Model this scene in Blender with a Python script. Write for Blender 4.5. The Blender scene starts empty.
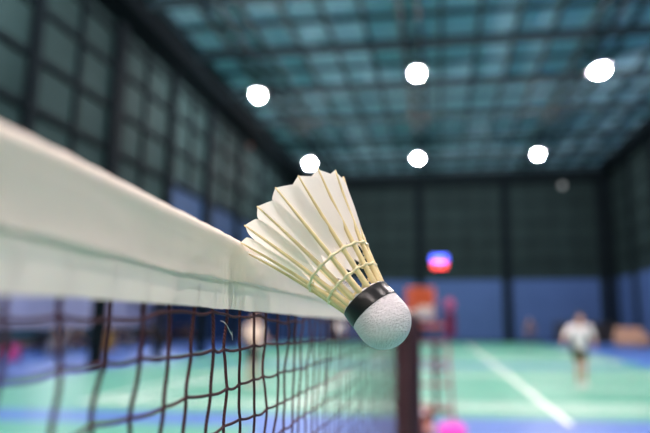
import bpy, bmesh, math, random
from mathutils import Vector, Matrix, noise
random.seed(7)
C = bpy.context.scene.collection
PI = math.pi
CAMZ = 1.5                                   # eye height over the floor

# ------------------------------------------------------------------ materials
def mat(name, col, rough=0.6, spec=0.4, metal=0.0, var=0.0, vscale=8.0, bump=0.0, bscale=60.0, coat=0.0):
    m = bpy.data.materials.new(name); m.use_nodes = True
    nt = m.node_tree; b = nt.nodes['Principled BSDF']
    b.inputs['Base Color'].default_value = (*col, 1)
    b.inputs['Roughness'].default_value = rough
    b.inputs['Specular IOR Level'].default_value = spec
    b.inputs['Metallic'].default_value = metal
    b.inputs['Coat Weight'].default_value = coat
    tc = nt.nodes.new('ShaderNodeTexCoord')
    if var:
        n = nt.nodes.new('ShaderNodeTexNoise'); n.inputs['Scale'].default_value = vscale; n.inputs['Detail'].default_value = 4
        nt.links.new(tc.outputs['Object'], n.inputs['Vector'])
        r = nt.nodes.new('ShaderNodeValToRGB')
        r.color_ramp.elements[0].color = (*[c * (1 - var) for c in col], 1); r.color_ramp.elements[0].position = .3
        r.color_ramp.elements[1].color = (*[min(1, c * (1 + var)) for c in col], 1); r.color_ramp.elements[1].position = .7
        nt.links.new(n.outputs['Fac'], r.inputs['Fac']); nt.links.new(r.outputs['Color'], b.inputs['Base Color'])
    if bump:
        n = nt.nodes.new('ShaderNodeTexNoise'); n.inputs['Scale'].default_value = bscale; n.inputs['Detail'].default_value = 3
        nt.links.new(tc.outputs['Object'], n.inputs['Vector'])
        bp = nt.nodes.new('ShaderNodeBump'); bp.inputs['Strength'].default_value = bump; bp.inputs['Distance'].default_value = .3 / bscale
        nt.links.new(n.outputs['Fac'], bp.inputs['Height']); nt.links.new(bp.outputs['Normal'], b.inputs['Normal'])
    return m

def emit(name, col, s):
    m = bpy.data.materials.new(name); m.use_nodes = True
    nt = m.node_tree; nt.nodes.clear()
    e = nt.nodes.new('ShaderNodeEmission'); e.inputs['Color'].default_value = (*col, 1); e.inputs['Strength'].default_value = s
    o = nt.nodes.new('ShaderNodeOutputMaterial'); nt.links.new(e.outputs[0], o.inputs['Surface'])
    return m

def thin_sheet(name, col, tcol, fac, gloss=.05, wave=None, bump=.1, bscale=900.):
    """a thin cloth or feather: light passes through it"""
    m = bpy.data.materials.new(name); m.use_nodes = True
    nt = m.node_tree; nt.nodes.clear(); N = nt.nodes.new; L = nt.links.new
    d = N('ShaderNodeBsdfDiffuse'); t = N('ShaderNodeBsdfTranslucent'); g = N('ShaderNodeBsdfGlossy')
    d.inputs['Color'].default_value = (*col, 1); t.inputs['Color'].default_value = (*tcol, 1); g.inputs['Roughness'].default_value = .45
    a = N('ShaderNodeMixShader'); a.inputs[0].default_value = fac; b = N('ShaderNodeMixShader'); b.inputs[0].default_value = gloss
    o = N('ShaderNodeOutputMaterial')
    L(d.outputs[0], a.inputs[1]); L(t.outputs[0], a.inputs[2]); L(a.outputs[0], b.inputs[1]); L(g.outputs[0], b.inputs[2]); L(b.outputs[0], o.inputs['Surface'])
    tc = N('ShaderNodeTexCoord'); bp = N('ShaderNodeBump'); bp.inputs['Strength'].default_value = bump; bp.inputs['Distance'].default_value = .0004
    if wave:
        w = N('ShaderNodeTexWave'); w.inputs['Scale'].default_value = wave; w.inputs['Distortion'].default_value = 2.; w.bands_direction = 'DIAGONAL'
        L(tc.outputs['UV'], w.inputs['Vector']); L(w.outputs['Fac'], bp.inputs['Height'])
    else:
        w = N('ShaderNodeTexNoise'); w.inputs['Scale'].default_value = bscale; w.inputs['Detail'].default_value = 4
        L(tc.outputs['Object'], w.inputs['Vector']); L(w.outputs['Fac'], bp.inputs['Height'])
    for s in (d, t, g): L(bp.outputs['Normal'], s.inputs['Normal'])
    return m

def cork_mat():
    m = mat('white_leather', (.74, .70, .71), .5, .35)
    nt = m.node_tree; N = nt.nodes.new; L = nt.links.new; b = nt.nodes['Principled BSDF']
    tc = nt.nodes['Texture Coordinate']
    mp = N('ShaderNodeMapping'); mp.inputs['Scale'].default_value = (.7, .8, 2.4)
    n1 = N('ShaderNodeTexNoise'); n1.inputs['Scale'].default_value = 480; n1.inputs['Detail'].default_value = 4; n1.inputs['Distortion'].default_value = .8
    n2 = N('ShaderNodeTexVoronoi'); n2.inputs['Scale'].default_value = 900
    n3 = N('ShaderNodeTexNoise'); n3.inputs['Scale'].default_value = 90
    L(tc.outputs['Object'], mp.inputs['Vector'])
    for n in (n1, n2): L(mp.outputs[0], n.inputs['Vector'])
    L(tc.outputs['Object'], n3.inputs['Vector'])
    mm = N('ShaderNodeMath'); mm.operation = 'MULTIPLY'; L(n1.outputs['Fac'], mm.inputs[0]); L(n3.outputs['Fac'], mm.inputs[1])
    ad = N('ShaderNodeMath'); ad.operation = 'ADD'; L(mm.outputs[0], ad.inputs[0])
    sc = N('ShaderNodeMath'); sc.operation = 'MULTIPLY'; sc.inputs[1].default_value = .25; L(n2.outputs['Distance'], sc.inputs[0]); L(sc.outputs[0], ad.inputs[1])
    bp = N('ShaderNodeBump'); bp.inputs['Strength'].default_value = .75; bp.inputs['Distance'].default_value = .0048
    L(ad.outputs[0], bp.inputs['Height']); L(bp.outputs['Normal'], b.inputs['Normal'])
    return m

def rope_mat():
    m = mat('maroon_cord', (.060, .017, .022), .75, .25)
    nt = m.node_tree; N = nt.nodes.new; L = nt.links.new; b = nt.nodes['Principled BSDF']
    tc = nt.nodes['Texture Coordinate']
    w = N('ShaderNodeTexWave'); w.bands_direction = 'DIAGONAL'; w.inputs['Scale'].default_value = 330; w.inputs['Distortion'].default_value = 1.5
    L(tc.outputs['Object'], w.inputs['Vector'])
    bp = N('ShaderNodeBump'); bp.inputs['Strength'].default_value = .8; bp.inputs['Distance'].default_value = .0005
    L(w.outputs['Fac'], bp.inputs['Height']); L(bp.outputs['Normal'], b.inputs['Normal'])
    return m

M = {}
M['floor_blue'] = mat('blue_vinyl', (.050, .135, .42), .42, .4, var=.06, vscale=3)
M['floor_green'] = mat('green_vinyl', (.080, .305, .222), .42, .4, var=.06, vscale=3)
M['line'] = mat('court_line_white', (.8, .82, .78), .5)
M['wall_dark'] = mat('dark_green_sheet', (.008, .0175, .0185), .8, .08, var=.15, vscale=.6)
M['wall_grey'] = mat('grey_green_sheet', (.0105, .025, .0265), .8, .08, var=.12, vscale=.5)
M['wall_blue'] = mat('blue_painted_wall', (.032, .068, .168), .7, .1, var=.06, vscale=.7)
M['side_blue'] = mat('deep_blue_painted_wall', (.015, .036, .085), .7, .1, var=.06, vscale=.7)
M['bay_wall'] = mat('lavender_wall', (.40, .41, .60), .7, .2, var=.05, vscale=.7)
M['roof'] = mat('teal_roof_sheet', (.25, .42, .50), .8, .1, var=.1, vscale=.5)
M['steel'] = mat('dark_steel', (.003, .006, .008), .8, .03)
M['roof_steel'] = mat('blue_grey_roof_steel', (.026, .048, .060), .7, .1)
M['housing'] = mat('grey_lamp_housing', (.25, .26, .28), .4, .5, .6)
M['lens'] = emit('lamp_glow', (1, .86, .84), 2300)
M['bay_glow'] = emit('bay_lamp_glow', (.93, .95, 1), 115)
M['dim_glow'] = emit('dim_lamp_glow', (.8, .85, .85), .9)
M['red_glow'] = emit('red_lamp_glow', (1, .3, .2), .3)
M['led_blue'] = emit('led_blue', (.08, .13, 1.0), 6.5)
M['led_red'] = emit('led_red', (1.0, .03, .05), 8.0)
M['led_amber'] = emit('led_amber', (1.0, .35, .10), 3.0)
M['black_plastic'] = mat('black_plastic', (.012, .012, .014), .4, .5)
M['cork'] = cork_mat()
M['band'] = mat('glossy_black_tape', (.004, .005, .005), .30, .35, bump=.15, bscale=250)
M['quill'] = mat('cream_quill', (.70, .575, .30), .4, .45, var=.08, vscale=120)
M['vane'] = thin_sheet('white_feather', (.87, .84, .79), (.86, .82, .75), .42, .03, wave=26., bump=.25)
M['thread'] = mat('cream_glued_thread', (.80, .70, .44), .45, .4, bump=.3, bscale=900)
M['tape'] = thin_sheet('off_white_net_tape', (.86, .79, .71), (.84, .76, .67), .35, .03, bump=.22, bscale=420)
M['rope'] = rope_mat()
M['fibre'] = mat('white_fibre', (.8, .8, .76), .6)
M['post'] = mat('dark_maroon_paint', (.036, .014, .020), .45, .4)
M['red_steel'] = mat('red_painted_steel', (.36, .10, .11), .5, .4)
M['orange'] = mat('orange_plastic', (.42, .062, .008), .5, .4)
M['towel'] = mat('pale_towel', (.50, .44, .38), .9, .1, bump=.4, bscale=150)
M['maroon_cloth'] = mat('maroon_cloth', (.11, .012, .04), .8, .2, var=.2, vscale=20)
M['pink'] = mat('hot_pink_nylon', (1.0, .10, .62), .5, .4)
M['brown'] = mat('brown_canvas', (.22, .07, .045), .8, .2, var=.2, vscale=20)
M['glint'] = mat('painted_peach_glint', (1.0, .50, .36), .4, .5)
M['glint2'] = mat('painted_pale_glint', (.9, .75, .70), .4, .5)
M['tan'] = mat('tan_upholstery', (.38, .25, .18), .8, .2, var=.1, vscale=9)
M['black_cloth'] = mat('black_cloth', (.012, .013, .02), .85, .2)
M['navy_cloth'] = mat('navy_cloth', (.02, .03, .07), .85, .2)
M['teal_cloth'] = mat('dark_teal_cloth', (.015, .05, .07), .85, .2)
M['grey_cloth'] = mat('grey_cloth', (.22, .22, .24), .85, .2)
M['brown_cloth'] = mat('brown_cloth', (.10, .065, .045), .85, .2)
M['white_cloth'] = mat('white_cloth', (.82, .76, .78), .85, .2)
M['beige_cloth'] = mat('beige_cloth', (.70, .56, .47), .85, .2)
M['dull_cloth'] = mat('dull_grey_brown_cloth', (.075, .055, .065), .85, .2)
M['olive_cloth'] = mat('dark_olive_cloth', (.045, .05, .02), .85, .2)
M['yellow_canvas'] = mat('ochre_canvas', (.42, .24, .07), .8, .2)
M['pale_pink'] = mat('pale_pink_canvas', (.62, .10, .28), .8, .2)
M['skin'] = mat('skin', (.52, .30, .21), .55, .35)
M['hair'] = mat('dark_hair', (.015, .010, .008), .6, .3)
M['eye'] = mat('dark_eye', (.01, .008, .006), .3, .5)
M['shoe'] = mat('white_shoe', (.7, .68, .64), .6, .3)

# ------------------------------------------------------------------ mesh helpers
def add_box(bm, c, s, rz=0.0, mtx=None):
    m = Matrix.Translation(c) @ Matrix.Rotation(rz, 4, 'Z') @ Matrix.Diagonal((*s, 1))
    if mtx is not None: m = mtx @ m
    return bmesh.ops.create_cube(bm, size=1, matrix=m)

def add_tube(bm, pts, rad, n=8, cap=True):
    pts = [Vector(p) for p in pts]
    if not hasattr(rad, '__len__'): rad = [rad] * len(pts)
    rings = []; prev = None
    for i, p in enumerate(pts):
        d = (pts[min(i + 1, len(pts) - 1)] - pts[max(i - 1, 0)]).normalized()
        if prev is None:
            a = Vector((0, 0, 1)) if abs(d.z) < .9 else Vector((1, 0, 0))
            x = d.cross(a).normalized()
        else:
            x = (prev - d * prev.dot(d)).normalized()
        prev = x; y = d.cross(x)
        rings.append([bm.verts.new(p + rad[i] * (math.cos(2 * PI * k / n) * x + math.sin(2 * PI * k / n) * y)) for k in range(n)])
    for a, b in zip(rings, rings[1:]):
        for k in range(n): bm.faces.new((a[k], a[(k + 1) % n], b[(k + 1) % n], b[k]))
    if cap:
        bm.faces.new(rings[0][::-1]); bm.faces.new(rings[-1])

def add_lathe(bm, prof, n=32, mtx=None):
    """prof: (r, z) from bottom to top"""
    rings = []
    T = mtx or Matrix()
    for r, z in prof:
        if r < 1e-6: rings.append([bm.verts.new(T @ Vector((0, 0, z)))])
        else: rings.append([bm.verts.new(T @ Vector((r * math.cos(2 * PI * k / n), r * math.sin(2 * PI * k / n), z))) for k in range(n)])
    for a, b in zip(rings, rings[1:]):
        for k in range(n):
            k2 = (k + 1) % n
            f = [a[0], b[k2], b[k]] if len(a) == 1 else ([a[k], a[k2], b[0]] if len(b) == 1 else [a[k], a[k2], b[k2], b[k]])
            bm.faces.new(f)

def add_ball(bm, c, r, seg=12, mtx=None):
    if not hasattr(r, '__len__'): r = (r, r, r)
    m = Matrix.Translation(c) @ (mtx or Matrix()) @ Matrix.Diagonal((*r, 1))
    v = max(6, seg * 2 // 3)
    add_lathe(bm, [(math.sin(PI * i / v) if 0 < i < v else 0, -math.cos(PI * i / v)) for i in range(v + 1)], seg, m)

def add_capsule(bm, a, b, ra, rb, n=12):
    a = Vector(a); b = Vector(b)
    add_tube(bm, [a, a.lerp(b, .33), a.lerp(b, .66), b], [ra, ra * .67 + rb * .33, ra * .33 + rb * .67, rb], n)
    add_ball(bm, a, ra, n); add_ball(bm, b, rb, n)

def obj(name, bm, m, parent=None, smooth=False, loc=None):
    me = bpy.data.meshes.new(name)
    bmesh.ops.recalc_face_normals(bm, faces=bm.faces)
    bm.to_mesh(me); bm.free()
    me.materials.append(m)
    if smooth:
        for p in me.polygons: p.use_smooth = True
    o = bpy.data.objects.new(name, me); C.objects.link(o)
    if parent: o.parent = parent
    if loc: o.location = loc
    return o

def bevel(o, w, seg=2):
    b = o.modifiers.new('bevel', 'BEVEL'); b.width = w; b.segments = seg; b.limit_method = 'ANGLE'
    return o

def tag(o, label, cat, group=None):
    o['label'] = label; o['category'] = cat
    if group: o['group'] = group
    return o

def thing(name, label, cat, loc=(0, 0, 0), rz=0.0, group=None):
    o = bpy.data.objects.new(name, None); C.objects.link(o)
    o.empty_display_size = .1
    o.location = loc; o.rotation_euler = (0, 0, rz)
    return tag(o, label, cat, group)

def struct(name, bm, m):
    o = obj(name, bm, m); o['kind'] = 'structure'
    return o

def dup(root, loc, label, rz=None):
    r = root.copy(); C.objects.link(r); r.location = loc; r['label'] = label
    if rz is not None: r.rotation_euler = (0, 0, rz)
    for ch in list(root.children):
        c = ch.copy(); C.objects.link(c); c.parent = r
        for g in list(ch.children):
            d = g.copy(); C.objects.link(d); d.parent = c
    return r

def NB(): return bmesh.new()

# ------------------------------------------------------------------ camera
F, VX, VY, PX, PY = 500.0, 440.0, 322.0, 385.0, 250.0      # focal length, vanishing point and optical centre (the frame is cropped off-centre)
th = math.atan((VY - PY) / F); ps = math.atan((VX - PX) * math.cos(th) / F)
fw = Vector((-math.sin(ps) * math.cos(th), math.cos(ps) * math.cos(th), math.sin(th)))
rt = Vector((math.cos(ps), math.sin(ps), 0)); up = rt.cross(fw)
cd = bpy.data.cameras.new('camera'); cam = bpy.data.objects.new('camera', cd); C.objects.link(cam)
cam.matrix_world = Matrix(((rt.x, up.x, -fw.x, 0), (rt.y, up.y, -fw.y, 0), (rt.z, up.z, -fw.z, CAMZ), (0, 0, 0, 1)))
cd.shift_x = (325 - PX) / 650; cd.shift_y = (PY - 216.5) / 650
cd.sensor_width = 36; cd.lens = F / 650 * 36; cd.clip_start = .01; cd.clip_end = 200
cd.dof.use_dof = True; cd.dof.focus_distance = .240; cd.dof.aperture_fstop = 4.1
bpy.context.scene.camera = cam

# ------------------------------------------------------------------ hall
XL, XR, YB, YF, H = -11.3, 12.6, -14.0, 38.0, 13.0      # side walls, wall behind us, far wall, roof height
BAYX, BAYH = -21.5, 4.6
b = NB(); add_box(b, ((BAYX + XR) / 2, (YB + YF) / 2, -.1), (XR - BAYX + .6, YF - YB + .6, .2)); struct('floor', b, M['floor_blue'])
def slab(name, x0, x1, y0, y1, z, m, t=.004):
    b = NB(); add_box(b, ((x0 + x1) / 2, (y0 + y1) / 2, z), (x1 - x0, y1 - y0, t)); return struct(name, b, m)
slab('floor_mat', -10.6, 7.0, -5.2, 1.75, .003, M['floor_green'])
slab('floor_mat', -10.6, -2.6, 1.75, 7.3, .003, M['floor_green'])  # unseen floor right of this is kept blue to weaken green bounce light
slab('floor_mat', -10.7, 7.0, 8.25, 17.5, .003, M['floor_green'])
slab('floor_mat', -10.8, 7.0, 18.35, YF - .3, .003, M['floor_green'])
# court markings
NETX = -.0975
ln = [0]
def line(x0, x1, y0, y1):
    ln[0] += 1; slab('trim_%d' % ln[0], x0, x1, y0, y1, .0065, M['line'], .003)
for y0 in (-4.72, 9.1, 19.4):
    y1 = y0 + 6.1; w = .09
    for s in (-1, 1):
        for d in (1.98 if s > 0 else 2.55, 5.94, 6.70):
            if y0 > 0 and d == 1.98: continue
            line(NETX + s * d - w / 2, NETX + s * d + w / 2, y0, y1)
        line(min(NETX + s * 1.98, NETX + s * 6.7), max(NETX + s * 1.98, NETX + s * 6.7), y0 + 3.05 - w / 2, y0 + 3.05 + w / 2)
    for yy in (y0, y0 + .46, y1 - .46, y1):
        line(NETX - 6.72, NETX + 6.72, yy - w / 2, yy + w / 2)

line(NETX + 1.98 - .05, NETX + 1.98 + .05, 7.9, 36.0)            # the service lines of the courts beyond run into one
def wallx(name, x, y0, y1, z0, z1, m, t=.2, side=-1):
    b = NB(); add_box(b, (x + side * t / 2, (y0 + y1) / 2, (z0 + z1) / 2), (t, y1 - y0, z1 - z0)); return struct(name, b, m)
def wally(name, y, x0, x1, z0, z1, m, t=.2, side=1):
    b = NB(); add_box(b, ((x0 + x1) / 2, y + side * t / 2, (z0 + z1) / 2), (x1 - x0, t, z1 - z0)); return struct(name, b, m)
BLUEZ = 4.62
wally('wall_far', YF, XL - .2, XR + .2, BLUEZ, H, M['wall_dark'])
wally('wall_far_lower', YF, BAYX, XR + .2, 0, BLUEZ, M['wall_blue'])
wally('wall_behind', YB, BAYX, XR + .2, 0, H, M['wall_dark'], side=-1)
wallx('wall_right', XR, YB, YF, BLUEZ, H, M['wall_dark'], side=1)
wallx('wall_right_lower', XR, YB, YF, 0, BLUEZ, M['wall_blue'], side=1)
wallx('wall_left', XL, YB, YF, 7.6, H, M['wall_grey'])
wallx('wall_left_lower', XL, YB, 19.15, 3.2, 7.6, M['wall_grey'])
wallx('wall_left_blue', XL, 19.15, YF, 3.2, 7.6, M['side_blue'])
wallx('wall_bay', BAYX, YB, YF, 0, BAYH, M['bay_wall'])
b = NB(); add_box(b, ((BAYX + XL - .2) / 2, (YB + YF) / 2, BAYH + .1), (XL - .2 - BAYX, YF - YB, .2)); struct('ceiling_bay', b, M['bay_wall'])
# roof: ribbed sheeting
b = NB()
n = int((XR - XL) / .6)
add_box(b, ((XL + XR) / 2, (YB + YF) / 2, H + .1), (XR - XL + .4, YF - YB + .4, .16))
struct('ceiling', b, M['roof'])

# steel: columns every 3.73 m on the left wall, on the far wall and on the right wall; girts between them
def beam(name, c, s, m='steel'):
    b = NB(); add_box(b, c, s); return struct(name, b, M[m])
YCOL = [15.55 + 3.6 * k for k in range(-8, 7)]
tn = [100]
def tname():
    tn[0] += 1; return 'trim_%d' % tn[0]
for i, y in enumerate(YCOL):
    big = i % 2 == 0
    w = .50 if big else .26
    zl = 0 if y > 14 else 3.2
    beam(tname(), (XL + .12, y, (H + zl) / 2), (.24, w, H - zl))
    beam(tname(), (XR - .12, y, H / 2), (.24, w * .8, H))
    # roof beam over the columns
    beam(tname(), ((XL + XR) / 2, y, H - .17), (XR - XL, .26, .34), 'roof_steel')
    beam(tname(), ((XL + XR) / 2, y + 1.8, H - .07), (XR - XL, .16, .14), 'roof_steel')
    zb_ = 3.2 if y < 19 else 7.6
    beam(tname(), (XL + .05, y + 1.8, (H + zb_) / 2), (.10, .16, H - zb_))
for z in (4.4, 5.9, 7.4, 8.9, 10.4, 11.7):
    ye = YF if z > 7 else 19.15
    beam(tname(), (XL + .06, (YB + ye) / 2, z), (.12, ye - YB, .20))
    if z > 4.8:
        beam(tname(), (XR - .05, (YB + YF) / 2, z), (.10, YF - YB, .10))
        beam(tname(), ((XL + XR) / 2, YF - .05, z), (XR - XL, .10, .10))
for x in (-8.0, -1.46, 5.0, 12.0):
    beam(tname(), (x, YF - .16, H / 2), (.62, .32, H))
for k in range(-6, 7):
    x = 3.25 * k / 1.0 * .5 + .35
    beam(tname(), (x, YF - .03, (H + BLUEZ) / 2), (.07, .06, H - BLUEZ))
# eaves gutters and purlins along the hall
beam(tname(), (XL + .55, (YB + YF) / 2, H - .45), (1.1, YF - YB, .9))
beam(tname(), (XR - .40, (YB + YF) / 2, H - .40), (.8, YF - YB, .8))
beam(tname(), ((XL + XR) / 2, YF - .35, H - .5), (XR - XL, .7, 1.0))
LX = (-7.95, -.95, 6.3)
for x in LX:
    for dx in (-.35, .35): beam(tname(), (x + dx, (YB + YF) / 2, H - .42), (.16, YF - YB, .16), 'roof_steel')
    b = NB()
    for k in range(int((YF - YB) / 1.2)):
        add_tube(b, [(x - .35, YB + .5 + k * 1.2, H - .42), (x + .35, YB + 1.1 + k * 1.2, H - .42)], .035, 5)
    struct(tname(), b, M['steel'])
x = XL + 1.3
while x < XR - .5:
    beam(tname(), (x, (YB + YF) / 2, H - .13), (.13, YF - YB, .26), 'roof_steel'); x += 1.46
# skirting between floor and walls
beam('baseboard_far', ((XL + XR) / 2, YF - .02, .06), (XR - XL, .03, .12))
beam('baseboard_right', (XR - .02, (YB + YF) / 2, .06), (.03, YF - YB, .12))

# ------------------------------------------------------------------ lamps
LAMPZ = 11.5
def make_lamp(loc, label):
    t = thing('high_bay_lamp', label, 'lamp', loc, 0, 'high bay lamps under the roof')
    b = NB(); add_lathe(b, [(0, .30), (.10, .30), (.12, .18), (.14, .16), (.20, .07), (.38, .035), (.38, .028), (.20, .04), (0, .04)], 32); obj('housing', b, M['housing'], t, True)
    b = NB(); add_lathe(b, [*[(.18 * math.sin(PI * i / 14) if 0 < i < 14 else 0, -.06 - .125 * math.cos(PI * i / 14)) for i in range(15)]], 32); obj('lens', b, M['lens'], t)
    b = NB(); add_tube(b, [(0, 0, .29), (0, 0, H - LAMPZ - .42)], .02, 8); add_tube(b, [(-.37, 0, H - LAMPZ - .42), (.37, 0, H - LAMPZ - .42)], .03, 8); obj('stem', b, M['steel'], t)
    return t
spots = {
 (-7.9, 20.31): 'round white lamp highest on the left, above the slope of the net tape',
 (-.77, 19.09): 'round white lamp in the middle of the nearer row under the roof',
 (6.53, 19.64): 'largest oval white lamp, upper right under the roof',
 (-8.06, 29.96): 'round white lamp just above the feathers of the shuttlecock',
 (-1.19, 29.73): 'round white lamp in the middle of the farther row, above the far wall columns',
 (6.01, 29.76): 'oval white lamp of the farther row, lower right of the middle lamp'}
lamp0 = None
for (x, y), lab in spots.items():
    if lamp0 is None: lamp0 = make_lamp((x, y, LAMPZ), lab)
    else:
        d = dup(lamp0, (x, y, LAMPZ), lab)
        if x > 6.5: d.scale = (1.5, 1.1, 1); d.rotation_euler.y = -.22
names_y = {9.4: 'ahead over the court gap', -.9: 'over the near court', -11.0: 'behind the near court'}
for y, ty in names_y.items():
    for x, tx in zip(LX, ('beside the grid wall', 'over the net line', 'toward the right wall')):
        dup(lamp0, (x, y, LAMPZ), 'white high bay lamp %s, %s' % (ty, tx))
# lamps of the low side bay on the left
bl0 = None
for y, lab in ((6, 'strip lamp on the low bay ceiling opposite the near court'), (14, 'strip lamp on the low bay ceiling near the first bench'),
               (22, 'strip lamp on the low bay ceiling over the middle benches'), (30, 'strip lamp on the low bay ceiling by the far wall')):
    if bl0 is None:
        bl0 = thing('strip_lamp', lab, 'lamp', (-17.5, y, BAYH - .002), 0, 'strip lamps in the side bay')
        b = NB(); add_box(b, (0, 0, -.03), (.30, 3.0, .06)); obj('housing', b, M['housing'], bl0)
        b = NB(); add_box(b, (0, 0, -.065), (.24, 2.9, .02)); obj('diffuser', b, M['bay_glow'], bl0)
    else: dup(bl0, (-17.5, y, BAYH - .002), lab)
# dim lamp on the far wall, small red lamp under the left eave
t = thing('wall_lamp', 'dim grey round lamp high on the far wall, not lit like the others', 'lamp', (9.34, YF - .02, 11.69))
b = NB(); add_lathe(b, [(0, 0), (.2, 0), (.2, .1), (.14, .16), (0, .18)], 24, Matrix.Rotation(PI / 2, 4, 'X')); obj('housing', b, M['housing'], t, True)
b = NB(); add_lathe(b, [(0, .17), (.13, .165), (.10, .21), (0, .23)], 24, Matrix.Rotation(PI / 2, 4, 'X')); obj('lens', b, M['dim_glow'], t, True)
t = thing('warning_lamp', 'tiny dull red lamp under the left eave above the blue wall', 'lamp', (XL + .24, 27.2, 11.75))
b = NB(); add_box(b, (.05, 0, 0), (.10, .16, .3)); obj('housing', b, M['black_plastic'], t)
b = NB(); add_ball(b, (.12, 0, 0), (.06, .06, .12)); obj('lens', b, M['red_glow'], t, True)

# LED scoreboard on the far wall
t = thing('led_scoreboard', 'glowing scoreboard with blue strip over red digits on the far wall', 'scoreboard', (.02, YF - .12, 5.50))
o = obj('case', (lambda b: (add_box(b, (0, 0, .5), (1.25, .16, 1.0)), b)[1])(NB()), M['black_plastic'], t); bevel(o, .03)
b = NB(); add_box(b, (0, -.085, .75), (1.16, .012, .42)); obj('blue_display', b, M['led_blue'], t)
SEG = {'a': (0, .17, .16, .045), 'g': (0, 0, .16, .045), 'd': (0, -.17, .16, .045), 'f': (-.10, .085, .045, .16), 'b': (.10, .085, .045, .16), 'e': (-.10, -.085, .045, .16), 'c': (.10, -.085, .045, .16)}
for cx in (-.27, .27):
    b = NB(); add_box(b, (cx, -.083, .27), (.46, .008, .38)); ob = obj('red_digit', b, M['led_red'], t)
    b = NB(); add_box(b, (cx, -.092, .31), (.22, .010, .18)); obj('amber_core', b, M['led_amber'], ob)
for sx in (-.4, .4):
    b = NB(); add_box(b, (sx, .09, .5), (.06, .02, .2)); obj('bracket', b, M['steel'], t)

# ------------------------------------------------------------------ badminton net
net = thing('badminton_net', 'near badminton net with off white top tape and maroon mesh', 'net', (NETX, 0, 0))
def interp(tab, y):
    if y <= tab[0][0]: return tab[0][1]
    for (a, va), (b_, vb) in zip(tab, tab[1:]):
        if y <= b_: return va + (vb - va) * (y - a) / (b_ - a)
    return tab[-1][1]
TOP = [(-1.2, .046), (.0965, .0441), (.125, .0435), (.144, .0428), (.165, .0418), (.19, .0412), (.226, .0405), (.241, .0398), (.35, .0394), (.5, .0396), (1.51, .036)]
BOT = [(-1.2, .0058), (.095, .0060), (.145, .0064), (.193, .0061), (.267, .0056), (.345, .0041), (.5, .0029), (1.51, .000)]
SEAM = [(-1.2, .021), (.099, .0208), (.112, .0208), (.128, .0198), (.145, .0200), (.168, .0188), (.21, .0188), (.262, .0200), (.35, .0185), (1.51, .015)]
def push(y): return -.0032 * math.exp(-((y - .252) / .04) ** 2)
def nz(*a): return noise.noise(Vector(a))
ys = []
y = -.6
while y < 1.486:
    ys.append(y); y += .0012 if .07 < y < .42 else (.006 if .42 <= y < .7 else .02)
ys.append(1.486)
b = NB(); rows = []
for y in ys:
    zt, zb, zs = interp(TOP, y), interp(BOT, y), interp(SEAM, y)
    zs += .0005 * nz(y * 60, 3.3, 0) + .0003 * nz(y * 190, 1, 5)
    zb += .0004 * nz(y * 45, 9.1, 0) + .0002 * nz(y * 260, 2, 2)
    zt += .0003 * nz(y * 40, 5.1, 0) + .0002 * nz(y * 150, 5.1, 3)
    rr = .0038; zc = zt - rr
    wr = math.exp(-((y - .231) / .013) ** 2)
    pr = []
    # back sheet
    zk = zs - .003                                                       # the back sheet ends at the seam
    for k in range(7):
        f = k / 6; pr.append((-.0015 + .0003 * nz(y * 50, f * 3, 8), zk + (zc - .006 - zk) * f))
    # roll over the cord
    for k in range(11):
        a = PI * 1.22 - (PI * 1.44) * k / 10
        pr.append((rr * math.cos(a), zc + rr * math.sin(a)))
    # front sheet, from the roll down to the seam
    z0 = zc - .0045
    for k in range(13):
        f = k / 12; z = z0 + (zs - z0) * f
        x = .0014 + .0014 * (1 - f) ** 3 + .0009 * max(0, (f - .55) / .45) ** 2
        x += .0008 * nz(y * 34, z * 70, 1.7) + .00035 * nz(y * 95, z * 120, 6.1) + .0003 * math.sin(f * PI)
        # creased patch next to the shuttlecock
        x += wr * .0008 * f * math.sin(y * 1500 + 2 * nz(y * 300, z * 80, 0)) * (1 if z < .027 else .2)
        pr.append((x, z))
    # fold edge of the seam and the single layer under it
    pr.append((.0021, zs - .0006)); pr.append((.0010, zs - .0002))
    for k in range(9):
        f = k / 8; z = zs - .0006 + (zb - zs + .0006) * f
        x = .0011 + .0003 * f + .0003 * nz(y * 60, z * 100, 4.4) + .0001 * nz(y * 240, z * 160, 4.4)
        # the cords of the mesh press through
        ph = ((y - .1035) / .0178 + .5) % 1 - .5
        x += .00035 * math.exp(-(ph / .05) ** 2) * (1 - .5 * f)
        x += wr * .0009 * math.sin(y * 1300 + 1.5 * nz(y * 200, z * 60, 2))
        pr.append((x, z))
    rows.append([b.verts.new((x + push(y), y, z + CAMZ)) for x, z in pr])
for r0, r1 in zip(rows, rows[1:]):
    for k in range(len(r0) - 1): b.faces.new((r0[k], r0[k + 1], r1[k + 1], r1[k]))
tape = obj('headband_tape', b, M['tape'], net, True)
# cord inside the fold
b = NB(); add_tube(b, [(push(y), y, interp(TOP, y) - .0038 + CAMZ) for y in [-.6 + .04 * k for k in range(52)] + [1.492]], .0016, 8); obj('top_cord', b, M['fibre'], net, True)
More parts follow.
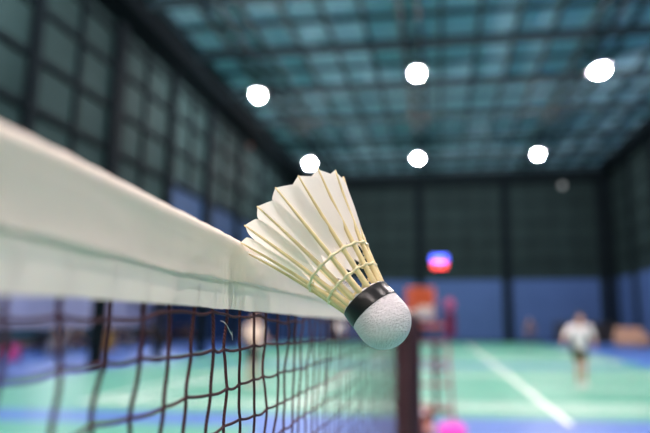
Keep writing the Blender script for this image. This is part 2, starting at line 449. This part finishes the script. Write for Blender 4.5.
# mesh
SP, SR = .0178, .0172
rnd = random.Random(3)
knots = {}
n0, n1 = -38, 77
NR = 42
def colx(n): return .1035 + SP * n
for n in range(n0, n1 + 1):
    for k in range(-1, NR):
        y = colx(n); zb = interp(BOT, y)
        if k == -1: z = zb + .0105
        elif k == 0: z = zb - (.0046 if y < .185 else .0030) + rnd.uniform(-.0024, .0022)
        else: z = zb - .0185 - SR * (k - 1) + rnd.uniform(-.0010, .0010)
        jy = rnd.uniform(-.0013, .0013) if k >= 0 else rnd.uniform(-.0004, .0004)
        jx = rnd.uniform(-.0012, .0012) if k > 0 else 0
        knots[n, k] = Vector((jx * (1 if k >= 0 else 0) + push(y) * max(0, 1 - max(k, 0) / 4), min(y + jy - .035 * max(0, zb - z), 1.485), z + CAMZ))
b = NB(); R0 = .00070
for n in range(n0, n1 + 1):
    for k in range(-1, NR):
        a = knots[n, k]; R0 = .0007 if a.y < .45 else .00055; near = .05 < a.y < .62 and k < 12
        seg, sd = (5, 7) if near else (1, 4)
        if k < NR - 1:
            c = knots[n, k + 1]; s1 = rnd.uniform(-.0007, .0007); s2 = rnd.uniform(-.0004, .0004)
            add_tube(b, [a.lerp(c, i / seg) + Vector((s2 * math.sin(PI * i / seg), s1 * math.sin(PI * i / seg) + .0003 * math.sin(2 * PI * i / seg), 0)) for i in range(seg + 1)], R0, sd, False)
        if n < n1 and k >= 0:
            c = knots[n + 1, k]; sg = rnd.uniform(.0002, .0016) if k else rnd.uniform(-.0012, .0014)
            add_tube(b, [a.lerp(c, i / seg) - Vector((0, 0, sg * math.sin(PI * i / seg))) for i in range(seg + 1)], R0, sd, False)
        if near and k >= 0: add_ball(b, a, (.00085, .00105, .0010), 8)
net_mesh = obj('netting', b, M['rope'], net, True)
b = NB()
add_tube(b, [(.0012, .2135 + .013 * t_, CAMZ + .0005 - .0055 * t_ + .0012 * math.sin(t_ * 4)) for t_ in [i / 12 for i in range(13)]], .00010, 5)
add_tube(b, [(.0012, .2265 + .0012 * t_, CAMZ - .0045 - .004 * t_) for t_ in [i / 5 for i in range(6)]], .00009, 5)
obj('loose_thread', b, M['fibre'], net)['label'] = 'loose white fibre'

# net posts
post0 = thing('net_post', 'dark maroon net post close behind the shuttlecock cork', 'net post', (NETX, 1.535, 0), 0, 'badminton net posts')
b = NB(); add_lathe(b, [(.038, .012), (.038, 1.497), (.033, 1.520), (.018, 1.531), (0, 1.533)], 24); obj('pole', b, M['post'], post0, True)
b = NB(); add_box(b, (0, .12, .02), (.40, .50, .04)); o = obj('base', b, M['post'], post0); bevel(o, .01)
b = NB(); add_tube(b, [(.0, -.037, 1.45), (.0, -.058, 1.45), (0, -.060, 1.465)], .004, 6); obj('hook', b, M['steel'], post0, True)

# neighbouring court's net, seen edge-on in the distance
nb = thing('badminton_net', 'farther badminton net seen nearly edge on behind the umpire chair', 'net', (NETX, 9.15, 0))
b = NB(); add_box(b, (0, 3.05, 1.49), (.006, 5.98, .07)); obj('headband_tape', b, M['tape'], nb)
b = NB()
for k in range(150): add_tube(b, [(0, .06 + k * .0402, .76), (0, .06 + k * .0402, 1.46)], .0008, 3, False)
for k in range(18): add_tube(b, [(0, .06, .76 + k * .0402), (0, 6.05, .76 + k * .0402)], .0008, 3, False)
obj('netting', b, M['rope'], nb)
dup(post0, (NETX, 9.10, 0), 'thin dark net post standing just behind the umpire chair', PI)
dup(post0, (NETX, 15.28, 0), 'farthest dark net post at the end of the farther net')

# ------------------------------------------------------------------ shuttlecock
sh = thing('shuttlecock', 'white feather shuttlecock caught on the net tape, cork toward the viewer', 'shuttlecock')
A = Vector((-.64617005, .15667663, .74693822)).normalized()
Cc = Vector((-.02842693, .23868166, .00243447 + CAMZ)) - A * .0027
e1 = Vector((-.75488705, .01279334, -.65573003)).normalized(); e2 = A.cross(e1)
sh.matrix_world = Matrix(((e1.x, e2.x, A.x, Cc.x), (e1.y, e2.y, A.y, Cc.y), (e1.z, e2.z, A.z, Cc.z), (0, 0, 0, 1)))
PH0 = .127
# cork
prof = [(.0133 * math.sin(a), -.0133 * math.cos(a)) for a in [PI / 2 * i / 24 for i in range(25)]]
prof += [(.01331, .001), (.0132, .0035), (.01300, .007), (.0127, .0125), (.0122, .0146), (.0115, .0152), (0, .0152)]
b = NB(); add_lathe(b, prof, 72); o = obj('cork', b, M['cork'], sh, True)
b = NB(); add_lathe(b, [(.0129, .0062), (.01322, .0063), (.01318, .0068), (.0130, .0101), (.01275, .0138), (.0126, .0142), (.0120, .0142)], 72); obj('band', b, M['band'], sh, True)
# feathers
D0, R_0, D1, R_1 = .0120, .0099, .0737, .0315
def shaft_pt(s):
    d = D0 + (D1 - D0) * s
    r = R_0 + (R_1 - R_0) * (s ** 1.0) - .0012 * math.sin(PI * s)
    return r, d
def frame(k):
    a = PH0 + k * PI / 8
    return Vector((math.cos(a), math.sin(a), 0)), Vector((-math.sin(a), math.cos(a), 0))
frnd = random.Random(11)
for k in range(16):
    er, et = frame(k)
    tw = frnd.uniform(-.0006, .0006); dl = frnd.uniform(-.0005, .0005)
    ft = NB()
    # vane: lateral coordinate u in [-1 (left, outside) .. 1 (right, tucked under the next one)]
    NS, NU = 30, 14
    grid = []
    uvl = ft.loops.layers.uv.new('uv')
    S0 = .30
    for i in range(NS + 1):
        q = i / NS
        row = []
        for j in range(NU + 1):
            u = -1 + 2 * j / NU
            if u < 0:
                sh_end = 1.0 - .062 * (-u) ** 1.1 - .05 * max(0, -u - .8) / .2   # gable tip, corner rounded away
                wmax = .0068
            else:
                sh_end = 1.0 - .080 * u ** 1.05 - .03 * max(0, u - .85) / .15
                wmax = .0088
            s = S0 + (sh_end - S0) * q
            # width profile: pointed at the quill, full past a third
            g = min(1.0, (q / .42)) ** .95
            wd = wmax * g * (.80 + .20 * q) * (1.0 - (.10 * max(0, q - .9) / .1 if u < 0 else .04 * max(0, q - .9) / .1))
            r, d = shaft_pt(s)
            r += tw * q
            x = u * wd
            rad = r - .0002 + (-.0016 * abs(u) ** 1.2 * g if u < 0 else .0006 * u * g)
            rad += .00022 * math.sin(9 * q + k * 2.1) * abs(u)
            row.append((ft.verts.new(er * rad + et * x + Vector((0, 0, d + dl * q + .001 * abs(u) * g))), (u * .5 + .5, q)))
        grid.append(row)
    for i in range(NS):
        for j in range(NU):
            vs = [grid[i][j], grid[i][j + 1], grid[i + 1][j + 1], grid[i + 1][j]]
            f = ft.faces.new([v[0] for v in vs])
            for lp, v in zip(f.loops, vs): lp[uvl].uv = v[1]
    fo = obj('feather', ft, M['vane'], sh, True)
    q_ = NB()
    pts, rad = [], []
    for i in range(15):
        s = i / 14; r, d = shaft_pt(s); r += tw * max(0, (s - .3) / .7)
        pts.append(er * (r + .0003) + Vector((0, 0, d + dl * s))); rad.append(.00120 * (1 - s) ** .9 + .00036)
    add_tube(q_, pts, rad, 10)
    obj('quill', q_, M['quill'], fo, True)
# two glued rings of thread
for d, rr in ((.0353, .00058), (.0242, .00055)):
    s = (d - D0) / (D1 - D0); r, _ = shaft_pt(s)
    b = NB(); n = 192; pts = []
    for i in range(n + 1):
        a = PH0 + 2 * PI * i / n
        c = math.cos(8 * (a - PH0)) ** 2                      # over each quill, sagging in between
        pts.append(Vector(((r + .0009 + .0005 * c ** 2) * math.cos(a), (r + .0009 + .0005 * c ** 2) * math.sin(a), d + .0002 * math.sin(16 * (a - PH0) + 1))))
    add_tube(b, pts, [rr * (1.0 + .25 * math.cos(8 * (2 * PI * i / n)) ** 4) for i in range(n + 1)], 8, False)
    for k in range(16):
        er, et = frame(k)
        p = er * (r + .0008) + Vector((0, 0, d)); add_ball(b, p, (.0012, .0012, .0009), 8)
        # the thread's second turn behind the quill
        add_tube(b, [er * (r - .0011) + et * (-.0012) + Vector((0, 0, d)), er * (r - .0014) + Vector((0, 0, d)), er * (r - .0011) + et * .0012 + Vector((0, 0, d))], rr * .8, 6)
    obj('thread_ring', b, M['thread'], sh, True)

# ------------------------------------------------------------------ umpire chair
ch = thing('umpire_chair', 'tall umpire chair with orange backrest and red legs beyond the net post', 'chair', (-.16, 7.50, 0))
def strut(a, b_, r): 
    b = NB(); add_tube(b, [a, b_], r, 10); return b
for sx in (-1, 1):
    for sy in (-1, 1):
        b = NB(); add_tube(b, [(sx * .33, sy * .40, 0), (sx * .25, sy * .22, 1.42)], .020, 10); obj('leg', b, M['red_steel'], ch, True)
for z in (.32, .64, .96, 1.22):
    f = z / 1.42
    b = NB(); add_box(b, (0, -(.40 - .18 * f), z), (2 * (.33 - .08 * f), .07, .03)); bevel(obj('rung', b, M['red_steel'], ch), .006)
for p, q in (((-.31, -.36, .42), (-.31, .36, .42)), ((.31, -.36, .42), (.31, .36, .42)), ((-.28, .30, .8), (.28, .30, .8))):
    b = NB(); add_tube(b, [p, q], .014, 8); obj('brace', b, M['red_steel'], ch, True)
b = NB(); add_box(b, (0, 0, 1.44), (.54, .46, .05)); bevel(obj('seat', b, M['orange'], ch), .02, 3)
b = NB(); add_box(b, (-.12, -.20, 1.79), (.42, .05, .42)); o = obj('backrest', b, M['orange'], ch); bevel(o, .04, 4)
for sx in (-.28, .08):
    b = NB(); add_tube(b, [(sx, -.21, 1.44), (sx, -.215, 1.93)], .016, 8); obj('back_post', b, M['red_steel'], ch, True)
for sx in (-1, 1):
    b = NB(); add_tube(b, [(sx * .27, .20, 1.44), (sx * .27, .20, 1.68), (sx * .27, -.22, 1.70)], .014, 8); obj('armrest', b, M['red_steel'], ch, True)
# towel over the seat back
b = NB(); rows = []
for i in range(17):
    u = i / 16; rows.append([])
    for j in range(9):
        v = j / 8
        y = -.237 - .02 * math.sin(v * 3) - .014 * math.sin(u * 14 + 2 * v); z = 1.66 - .20 * v + .10 * u - .02 * math.sin(u * 9)
        rows[-1].append(b.verts.new((-.20 + .36 * u, y - .006, z)))
for r0, r1 in zip(rows, rows[1:]):
    for j in range(8): b.faces.new((r0[j], r0[j + 1], r1[j + 1], r1[j]))
o = obj('towel', b, M['towel'], None, True, (-.25, 7.50, 0)); s_ = o.modifiers.new('thick', 'SOLIDIFY'); s_.thickness = .012
tag(o, 'pale towel hanging on the back of the tall umpire chair', 'towel')
# dark maroon bag hung on the chair's right armrest
bg = thing('shoulder_bag', 'dark maroon bag hanging from the right armrest of the umpire chair', 'bag', (.14, 7.25, 1.28))
b = NB(); add_box(b, (0, 0, .18), (.15, .24, .36)); o = obj('body', b, M['maroon_cloth'], bg); bevel(o, .04, 4)
b = NB(); add_tube(b, [(0, -.09, .36), (-.02, -.05, .43), (-.02, .05, .43), (0, .09, .36)], .012, 6); obj('strap', b, M['maroon_cloth'], bg, True)
b = NB(); add_ball(b, (0, -.13, .46), (.075, .05, .09), 12); add_tube(b, [(0, -.10, .40), (0, -.05, .33)], .02, 6); o = obj('pouch', b, mat('dusty_pink_cloth', (.34, .06, .13), .8), bg, True); o['label'] = 'dusty pink pouch tied to the bag'
# pink bag and brown backpack at the chair's foot
pk = thing('sports_bag', 'hot pink bag on the floor at the foot of the umpire chair', 'bag', (.13, 6.88, 0), .1)
b = NB(); add_box(b, (0, 0, .085), (.36, .20, .16)); o = obj('body', b, M['pink'], pk); bevel(o, .05, 4)
b = NB(); add_tube(b, [(-.10, 0, .16), (-.08, 0, .23), (.08, 0, .23), (.10, 0, .16)], .010, 6); obj('handle', b, M['pink'], pk, True)
bp_ = thing('backpack', 'brown backpack with painted pale glints beside the hot pink bag', 'backpack', (-.24, 6.9, 0), .15)
b = NB(); add_box(b, (0, 0, .20), (.26, .20, .40)); o = obj('body', b, M['brown'], bp_); bevel(o, .06, 4)
b = NB(); add_box(b, (0, -.11, .13), (.20, .07, .18)); o = obj('pocket', b, M['brown'], bp_); bevel(o, .03, 3)
b = NB(); add_lathe(b, [(0, 0), (.055, 0), (.05, .012), (0, .015)], 20, Matrix.Translation((.06, -.145, .14)) @ Matrix.Rotation(PI / 2, 4, 'X')); o = obj('glint_disc', b, M['glint'], bp_); o['label'] = 'peach disc painted as a glint'  # peach disc imitates a small bright glint by its colour
b = NB(); add_lathe(b, [(0, 0), (.045, 0), (.04, .012), (0, .015)], 20, Matrix.Translation((-.02, -.10, .33)) @ Matrix.Rotation(PI / 2, 4, 'X')); o = obj('glint_disc', b, M['glint2'], bp_); o['label'] = 'pale grey disc painted as a glint'  # second glint, likewise put in as a pale disc
b = NB(); add_tube(b, [(-.05, .02, .39), (-.04, .02, .45), (.04, .02, .45), (.05, .02, .39)], .010, 6); obj('handle', b, M['brown'], bp_, True)

# ------------------------------------------------------------------ people
def remesh(o, v):
    r = o.modifiers.new('skin', 'REMESH'); r.mode = 'VOXEL'; r.voxel_size = v; r.use_smooth_shade = True
    s = o.modifiers.new('smooth', 'SMOOTH'); s.factor = .5; s.iterations = 4
def person(label, loc, rz, J, shirt, shorts, sleeve=.55, leglen=.5, hairlong=False, v=.012, group=None, trousers=False):
    """J: joint positions in metres; builds one continuous body, clothes and hair as its children"""
    P = {k: Vector(q) for k, q in J.items()}
    t = thing('person', label, 'person', loc, rz, group)
    b = NB()
    hd = P['head']; face = (P['face'] - hd).normalized() if 'face' in P else Vector((0, -1, 0))
    side = face.cross(Vector((0, 0, 1))).normalized()
    rot = Matrix((side, -face, Vector((0, 0, 1)))).transposed().to_4x4()
    add_ball(b, hd, (.075, .095, .115), 16, rot)
    add_ball(b, hd + face * .035 - Vector((0, 0, .06)), (.052, .055, .06), 12, rot)            # jaw
    add_capsule(b, hd + face * .09 + Vector((0, 0, .012)), hd + face * .112 - Vector((0, 0, .02)), .010, .015, 8)   # nose
    add_ball(b, hd + face * .090 - Vector((0, 0, .058)), (.024, .012, .009), 8, rot)              # lips
    for s in (-1, 1): add_ball(b, hd + side * s * .078 - Vector((0, 0, .005)), (.013, .02, .032), 8, rot)
    add_capsule(b, hd - Vector((0, 0, .07)), P['neck'] - Vector((0, 0, .03)), .055, .062)
    add_capsule(b, P['neck'] - Vector((0, 0, .05)), P['chest'], .085, .125)
    shl, shr, hl, hr = P['shl'], P['shr'], P['hipl'], P['hipr']
    add_capsule(b, shl, shr, .062, .062)
    for s in (.25, .75):
        m_ = hl.lerp(hr, s); cc = P['chest'] + (shl - shr) * (.5 - s) * .38
        add_capsule(b, cc, cc.lerp(m_, .55), .108, .092); add_capsule(b, cc.lerp(m_, .55), m_ + Vector((0, 0, .05)), .092, .110)
    add_capsule(b, hl, hr, .095, .095)
    for q in 'lr':
        add_capsule(b, P['hip' + q], P['kn' + q], .088, .056); add_capsule(b, P['kn' + q], P['an' + q].lerp(P['kn' + q], .6), .054, .056)
        add_capsule(b, P['an' + q].lerp(P['kn' + q], .6), P['an' + q], .056, .038)
        ft = P.get('toe' + q, P['an' + q] + face * .16 - Vector((0, 0, .06)))
        add_capsule(b, P['an' + q] - Vector((0, 0, .05)), ft, .036, .030)
        add_capsule(b, P['sh' + q], P['el' + q], .052, .040); add_capsule(b, P['el' + q], P['wr' + q], .040, .027)
        # hand: palm, four fingers, thumb
        d = (P['wr' + q] - P['el' + q]).normalized(); sd = d.cross(face)
        sd = sd.normalized() if sd.length > .2 else side
        w = P['wr' + q]
        add_capsule(b, w, w + d * .075, .026, .034)
        for f, ln_ in ((-.027, .075), (-.009, .085), (.009, .08), (.027, .065)):
            k0 = w + d * .085 + sd * f; k1 = k0 + d * ln_ * .5 + face * .008; k2 = k1 + d * ln_ * .42 + face * .022
            add_capsule(b, k0, k1, .0095, .009, 8); add_capsule(b, k1, k2, .009, .008, 8)
        add_capsule(b, w + d * .03 + face * .02, w + d * .075 + face * .06, .012, .010, 8)
    body = obj('body', b, M['skin'], t); remesh(body, v)
    # shirt
    b = NB()
    add_capsule(b, P['neck'] - Vector((0, 0, .075)), P['chest'], .090, .142)
    add_capsule(b, shl, shr, .078, .078)
    for s in (.22, .78):
        m_ = hl.lerp(hr, s); cc = P['chest'] + (shl - shr) * (.5 - s) * .42
        add_capsule(b, cc, cc.lerp(m_, .55), .124, .118); add_capsule(b, cc.lerp(m_, .55), m_ + Vector((0, 0, .02)), .118, .130)
    for q in 'lr': add_capsule(b, P['sh' + q], P['sh' + q].lerp(P['el' + q], sleeve), .074, .068)
    o = obj('shirt', b, M[shirt], t); remesh(o, v)
    b = NB(); add_capsule(b, hl + Vector((0, 0, .03)), hr + Vector((0, 0, .03)), .122, .122)
    for q in 'lr':
        add_capsule(b, P['hip' + q], P['hip' + q].lerp(P['kn' + q], 1.0 if trousers else leglen), .112, .074 if trousers else .10)
        if trousers: add_capsule(b, P['kn' + q], P['kn' + q].lerp(P['an' + q], .92), .074, .058)
    o = obj('trousers' if trousers else 'shorts', b, M[shorts], t); remesh(o, v)
    b = NB(); add_ball(b, hd - face * .014 + Vector((0, 0, .022)), (.086, .098, .112), 16, rot)
    cut = [vv for vv in b.verts if (vv.co - hd).dot(face) > .045 and (vv.co - hd).z < .065]
    bmesh.ops.delete(b, geom=cut, context='VERTS')
    cut = [vv for vv in b.verts if (vv.co - hd).z < -.05]
    bmesh.ops.delete(b, geom=cut, context='VERTS')
    if hairlong: add_capsule(b, hd - face * .09, hd - face * .11 - Vector((0, 0, .18)), .05, .03)
    obj('hair', b, M['hair'], t, True)
    for s in (-1, 1):
        b = NB(); add_ball(b, hd + face * .085 + side * s * .032 + Vector((0, 0, .008)), .010, 8); obj('eye', b, M['eye'], t, True)
    for q in 'lr':
        ft = P.get('toe' + q, P['an' + q] + face * .16 - Vector((0, 0, .06)))
        b = NB(); add_capsule(b, P['an' + q] - Vector((0, 0, .045)) - face * .03, ft, .044, .037); o = obj('shoe', b, M['shoe'], t); remesh(o, .010)
    return t
stand = dict(head=(0, -.03, 1.60), neck=(0, 0, 1.44), chest=(0, 0, 1.26), shl=(.19, 0, 1.38), shr=(-.19, 0, 1.38), hipl=(.09, .01, .90), hipr=(-.09, .01, .90),
             knl=(.11, -.03, .49), knr=(-.11, -.03, .49), anl=(.12, .02, .105), anr=(-.12, .02, .105),
             ell=(.28, .02, 1.10), elr=(-.28, .02, 1.10), wrl=(.26, -.14, .90), wrr=(-.26, -.14, .90))
def pose(**k):
    d = dict(stand); d.update(k); return d
# the player in white on the right, leaning forward with both elbows out
p1 = person('person in a loose white shirt and dark shorts bending slightly on the green court', (3.32, 12.65, 0), .15,
       pose(head=(-.03, -.17, 1.57), face=(-.03, -1, 1.3), neck=(-.01, -.10, 1.42), chest=(0, -.06, 1.25), shl=(.21, -.08, 1.36), shr=(-.21, -.08, 1.36),
            ell=(.36, -.02, 1.12), elr=(-.38, -.06, 1.14), wrl=(.26, -.22, .98), wrr=(-.46, -.22, 1.05), hipl=(.08, .04, .88), hipr=(-.08, .04, .88),
            knl=(.08, -.05, .48), knr=(-.07, -.03, .48), anl=(.09, .02, .105), anr=(-.06, .04, .105)),
       'white_cloth', 'olive_cloth', sleeve=.8, leglen=.55)
person('person in dull grey brown clothes standing far off before the blue wall', (5.94, 34.5, 0), -.3, pose(), 'dull_cloth', 'navy_cloth', sleeve=.95, v=.016, trousers=True)
person('person in a pale beige shirt and dark shorts seen through the near net', (-4.33, 11.45, 0), 1.2,
       pose(ell=(.27, -.05, 1.12), wrl=(.20, -.26, 1.08), elr=(-.27, -.02, 1.12), wrr=(-.2, -.25, 1.05)), 'beige_cloth', 'black_cloth', sleeve=.7, leglen=.45)
person('small distant person in a white shirt seen through the net beside the cork', (-6.2, 31.0, 0), .4, pose(), 'white_cloth', 'navy_cloth', v=.016, trousers=True)
# benches and seated people along the bay wall
def make_bench(loc, label):
    t = thing('bench', label, 'bench', loc, 0, 'black benches in the side bay')
    b = NB(); add_box(b, (0, 0, .43), (.42, 3.2, .05)); bevel(obj('seat', b, M['black_cloth'], t), .01)
    b = NB(); add_box(b, (-.24, 0, .76), (.05, 3.2, .60)); bevel(obj('backrest', b, M['black_cloth'], t), .01)
    for y in (-1.4, 1.4):
        for x in (-.17, .17):
            b = NB(); add_box(b, (x, y, .2025), (.05, .05, .405)); obj('leg', b, M['steel'], t)
    return t
BX = -18.6
bench0 = make_bench((BX, 23.4, 0), 'black bench in the side bay, nearest of the row')
dup(bench0, (BX, 27.3, 0), 'black bench in the side bay, second of the row')
dup(bench0, (BX, 31.2, 0), 'black bench in the side bay, third of the row')
dup(bench0, (BX, 35.1, 0), 'black bench in the side bay, farthest of the row')
pn0 = None
for y, lab in ((18.6, 'dark low partition board along the bay wall, nearest of the row'), (22.4, 'dark low partition board along the bay wall behind the nearest bench'), (26.2, 'dark low partition board along the bay wall behind the second bench'),
               (30.0, 'dark low partition board along the bay wall behind the third bench'), (33.8, 'dark low partition board along the bay wall behind the farthest bench')):
    if pn0 is None:
        pn0 = thing('partition_board', lab, 'partition', (-20.6, y, 0), 0, 'dark partition boards along the bay wall')
        b = NB(); add_box(b, (0, 0, .82), (.06, 3.7, .78)); bevel(obj('board', b, M['teal_cloth'], pn0), .01)
        b = NB(); add_box(b, (.035, 0, .40), (.03, 3.6, .30)); obj('lower_board', b, M['brown_cloth'], pn0)
        for yy in (-1.7, 1.7):
            b = NB(); add_box(b, (0, yy, .22), (.08, .08, .44)); obj('post', b, M['steel'], pn0)
            b = NB(); add_box(b, (0, yy, .03), (.5, .08, .06)); obj('foot', b, M['steel'], pn0)
    else: dup(pn0, (-20.6, y, 0), lab)
sit = dict(head=(0, -.02, 1.22), neck=(0, 0, 1.06), chest=(0, .0, .88), shl=(.19, 0, 1.0), shr=(-.19, 0, 1.0), hipl=(.09, .03, .56), hipr=(-.09, .03, .56),
           knl=(.12, -.42, .52), knr=(-.12, -.42, .52), anl=(.12, -.40, .105), anr=(-.12, -.40, .105),
           ell=(.25, -.04, .74), elr=(-.25, -.04, .74), wrl=(.15, -.28, .64), wrr=(-.15, -.28, .64))
for y, sc_, so_, lab in ((22.60, 'teal_cloth', 'black_cloth', 'person in a dark teal top seated at the near end of the nearest bench'),
                         (24.30, 'black_cloth', 'navy_cloth', 'person in black seated at the far end of the nearest bench'),
                         (26.70, 'brown_cloth', 'black_cloth', 'person in a brown top seated on the second bench'),
                         (28.30, 'black_cloth', 'grey_cloth', 'person in a black top and grey trousers seated on the second bench'),
                         (30.80, 'brown_cloth', 'navy_cloth', 'person in a brown top and navy trousers on the third bench'),
                         (32.10, 'navy_cloth', 'black_cloth', 'person in a navy top seated on the third bench'),
 (23.45, 'grey_cloth', 'black_cloth', 'person in a grey top in the middle of the nearest bench'),
 (27.50, 'navy_cloth', 'navy_cloth', 'person all in navy in the middle of the second bench'),
 (34.60, 'black_cloth', 'black_cloth', 'person all in black seated on the farthest bench'),
 (35.90, 'brown_cloth', 'black_cloth', 'person in a brown top seated on the farthest bench')):
    person(lab, (BX, y, 0), PI / 2, sit, sc_, so_, sleeve=.9, trousers=True, v=.018)
def soft_bag(label, loc, size, m, name='sports_bag', cat='bag', rz=0):
    t = thing(name, label, cat, loc, rz)
    b = NB(); add_box(b, (0, 0, size[2] / 2), size); o = obj('body', b, M[m], t); bevel(o, min(size) * .28, 4)
    b = NB(); h = size[2]; w = size[1] * .25
    add_tube(b, [(0, -w, h * .97), (0, -w * .8, h * 1.18), (0, w * .8, h * 1.18), (0, w, h * .97)], .014, 6); obj('handle', b, M[m], t, True)
    return t
soft_bag('tall ochre bag standing in front of the second bench', (-17.3, 25.0, 0), (.45, .55, .95), 'yellow_canvas')
soft_bag('grey bag on the floor in front of the nearest bench', (-17.3, 21.3, 0), (.5, .9, .6), 'grey_cloth')
soft_bag('pink bag on the blue floor at the left edge, before the benches', (-16.6, 18.2, 0), (.45, .42, .60), 'pale_pink')
soft_bag('brown bag on the floor in front of the third bench', (-17.4, 30.4, 0), (.45, .8, .6), 'brown_cloth')

# ------------------------------------------------------------------ right corner: black cabinets and tan couch
cab0 = None
for x, lab in ((8.9, 'low black cabinet against the far wall, nearest the white shirted player'), (10.3, 'low black cabinet against the far wall, middle of three'), (11.7, 'low black cabinet in the far right corner behind the couch')):
    if cab0 is None:
        cab0 = thing('cabinet', lab, 'cabinet', (x, YF - .62, 0), 0, 'black cabinets by the far wall')
        b = NB(); add_box(b, (0, 0, .72), (1.36, .55, 1.44)); bevel(obj('body', b, M['black_plastic'], cab0), .015)
        for s in (-1, 1):
            b = NB(); add_box(b, (s * .33, -.285, .74), (.63, .02, 1.30)); d = obj('door', b, M['black_plastic'], cab0); bevel(d, .004)
            b = NB(); add_tube(b, [(s * .06, -.315, .68), (s * .06, -.315, .86)], .012, 6); obj('handle', b, M['steel'], d, True)
    else: dup(cab0, (x, YF - .62, 0), lab)
cz = thing('couch', 'tan couch by the right wall in front of the black cabinets', 'couch', (11.52, 32.2, 0), 0)
b = NB(); add_box(b, (0, 0, .30), (1.75, .85, .34)); bevel(obj('base', b, M['tan'], cz), .06, 4)
for s in (-1, 1):
    b = NB(); add_box(b, (s * .39, -.05, .52), (.76, .72, .18)); bevel(obj('seat_cushion', b, M['tan'], cz), .06, 4)
    b = NB(); add_box(b, (s * .82, 0, .48), (.22, .86, .48)); bevel(obj('armrest', b, M['tan'], cz), .09, 5)
b = NB(); add_box(b, (0, .34, .78), (1.62, .24, .72)); bevel(obj('backrest', b, M['tan'], cz), .11, 5)
for sx in (-.75, .75):
    for sy in (-.35, .35):
        b = NB(); add_lathe(b, [(.025, 0), (.035, .14)], 10, Matrix.Translation((sx, sy, 0))); obj('leg', b, M['black_plastic'], cz)

# ------------------------------------------------------------------ light and view
w = bpy.data.worlds.new('hall_air'); bpy.context.scene.world = w; w.use_nodes = True
w.node_tree.nodes['Background'].inputs['Color'].default_value = (.5, .6, .7, 1); w.node_tree.nodes['Background'].inputs['Strength'].default_value = .05
sc = bpy.context.scene
sc.view_settings.view_transform = 'Standard'; sc.view_settings.look = 'None'
sc.view_settings.exposure = 0.0; sc.view_settings.gamma = 1.0; sc.view_settings.use_curve_mapping = False
sc.cycles.use_denoising = True
sc.cycles.max_bounces = 10; sc.cycles.diffuse_bounces = 6; sc.cycles.transmission_bounces = 6
sc.cycles.sample_clamp_indirect = 8
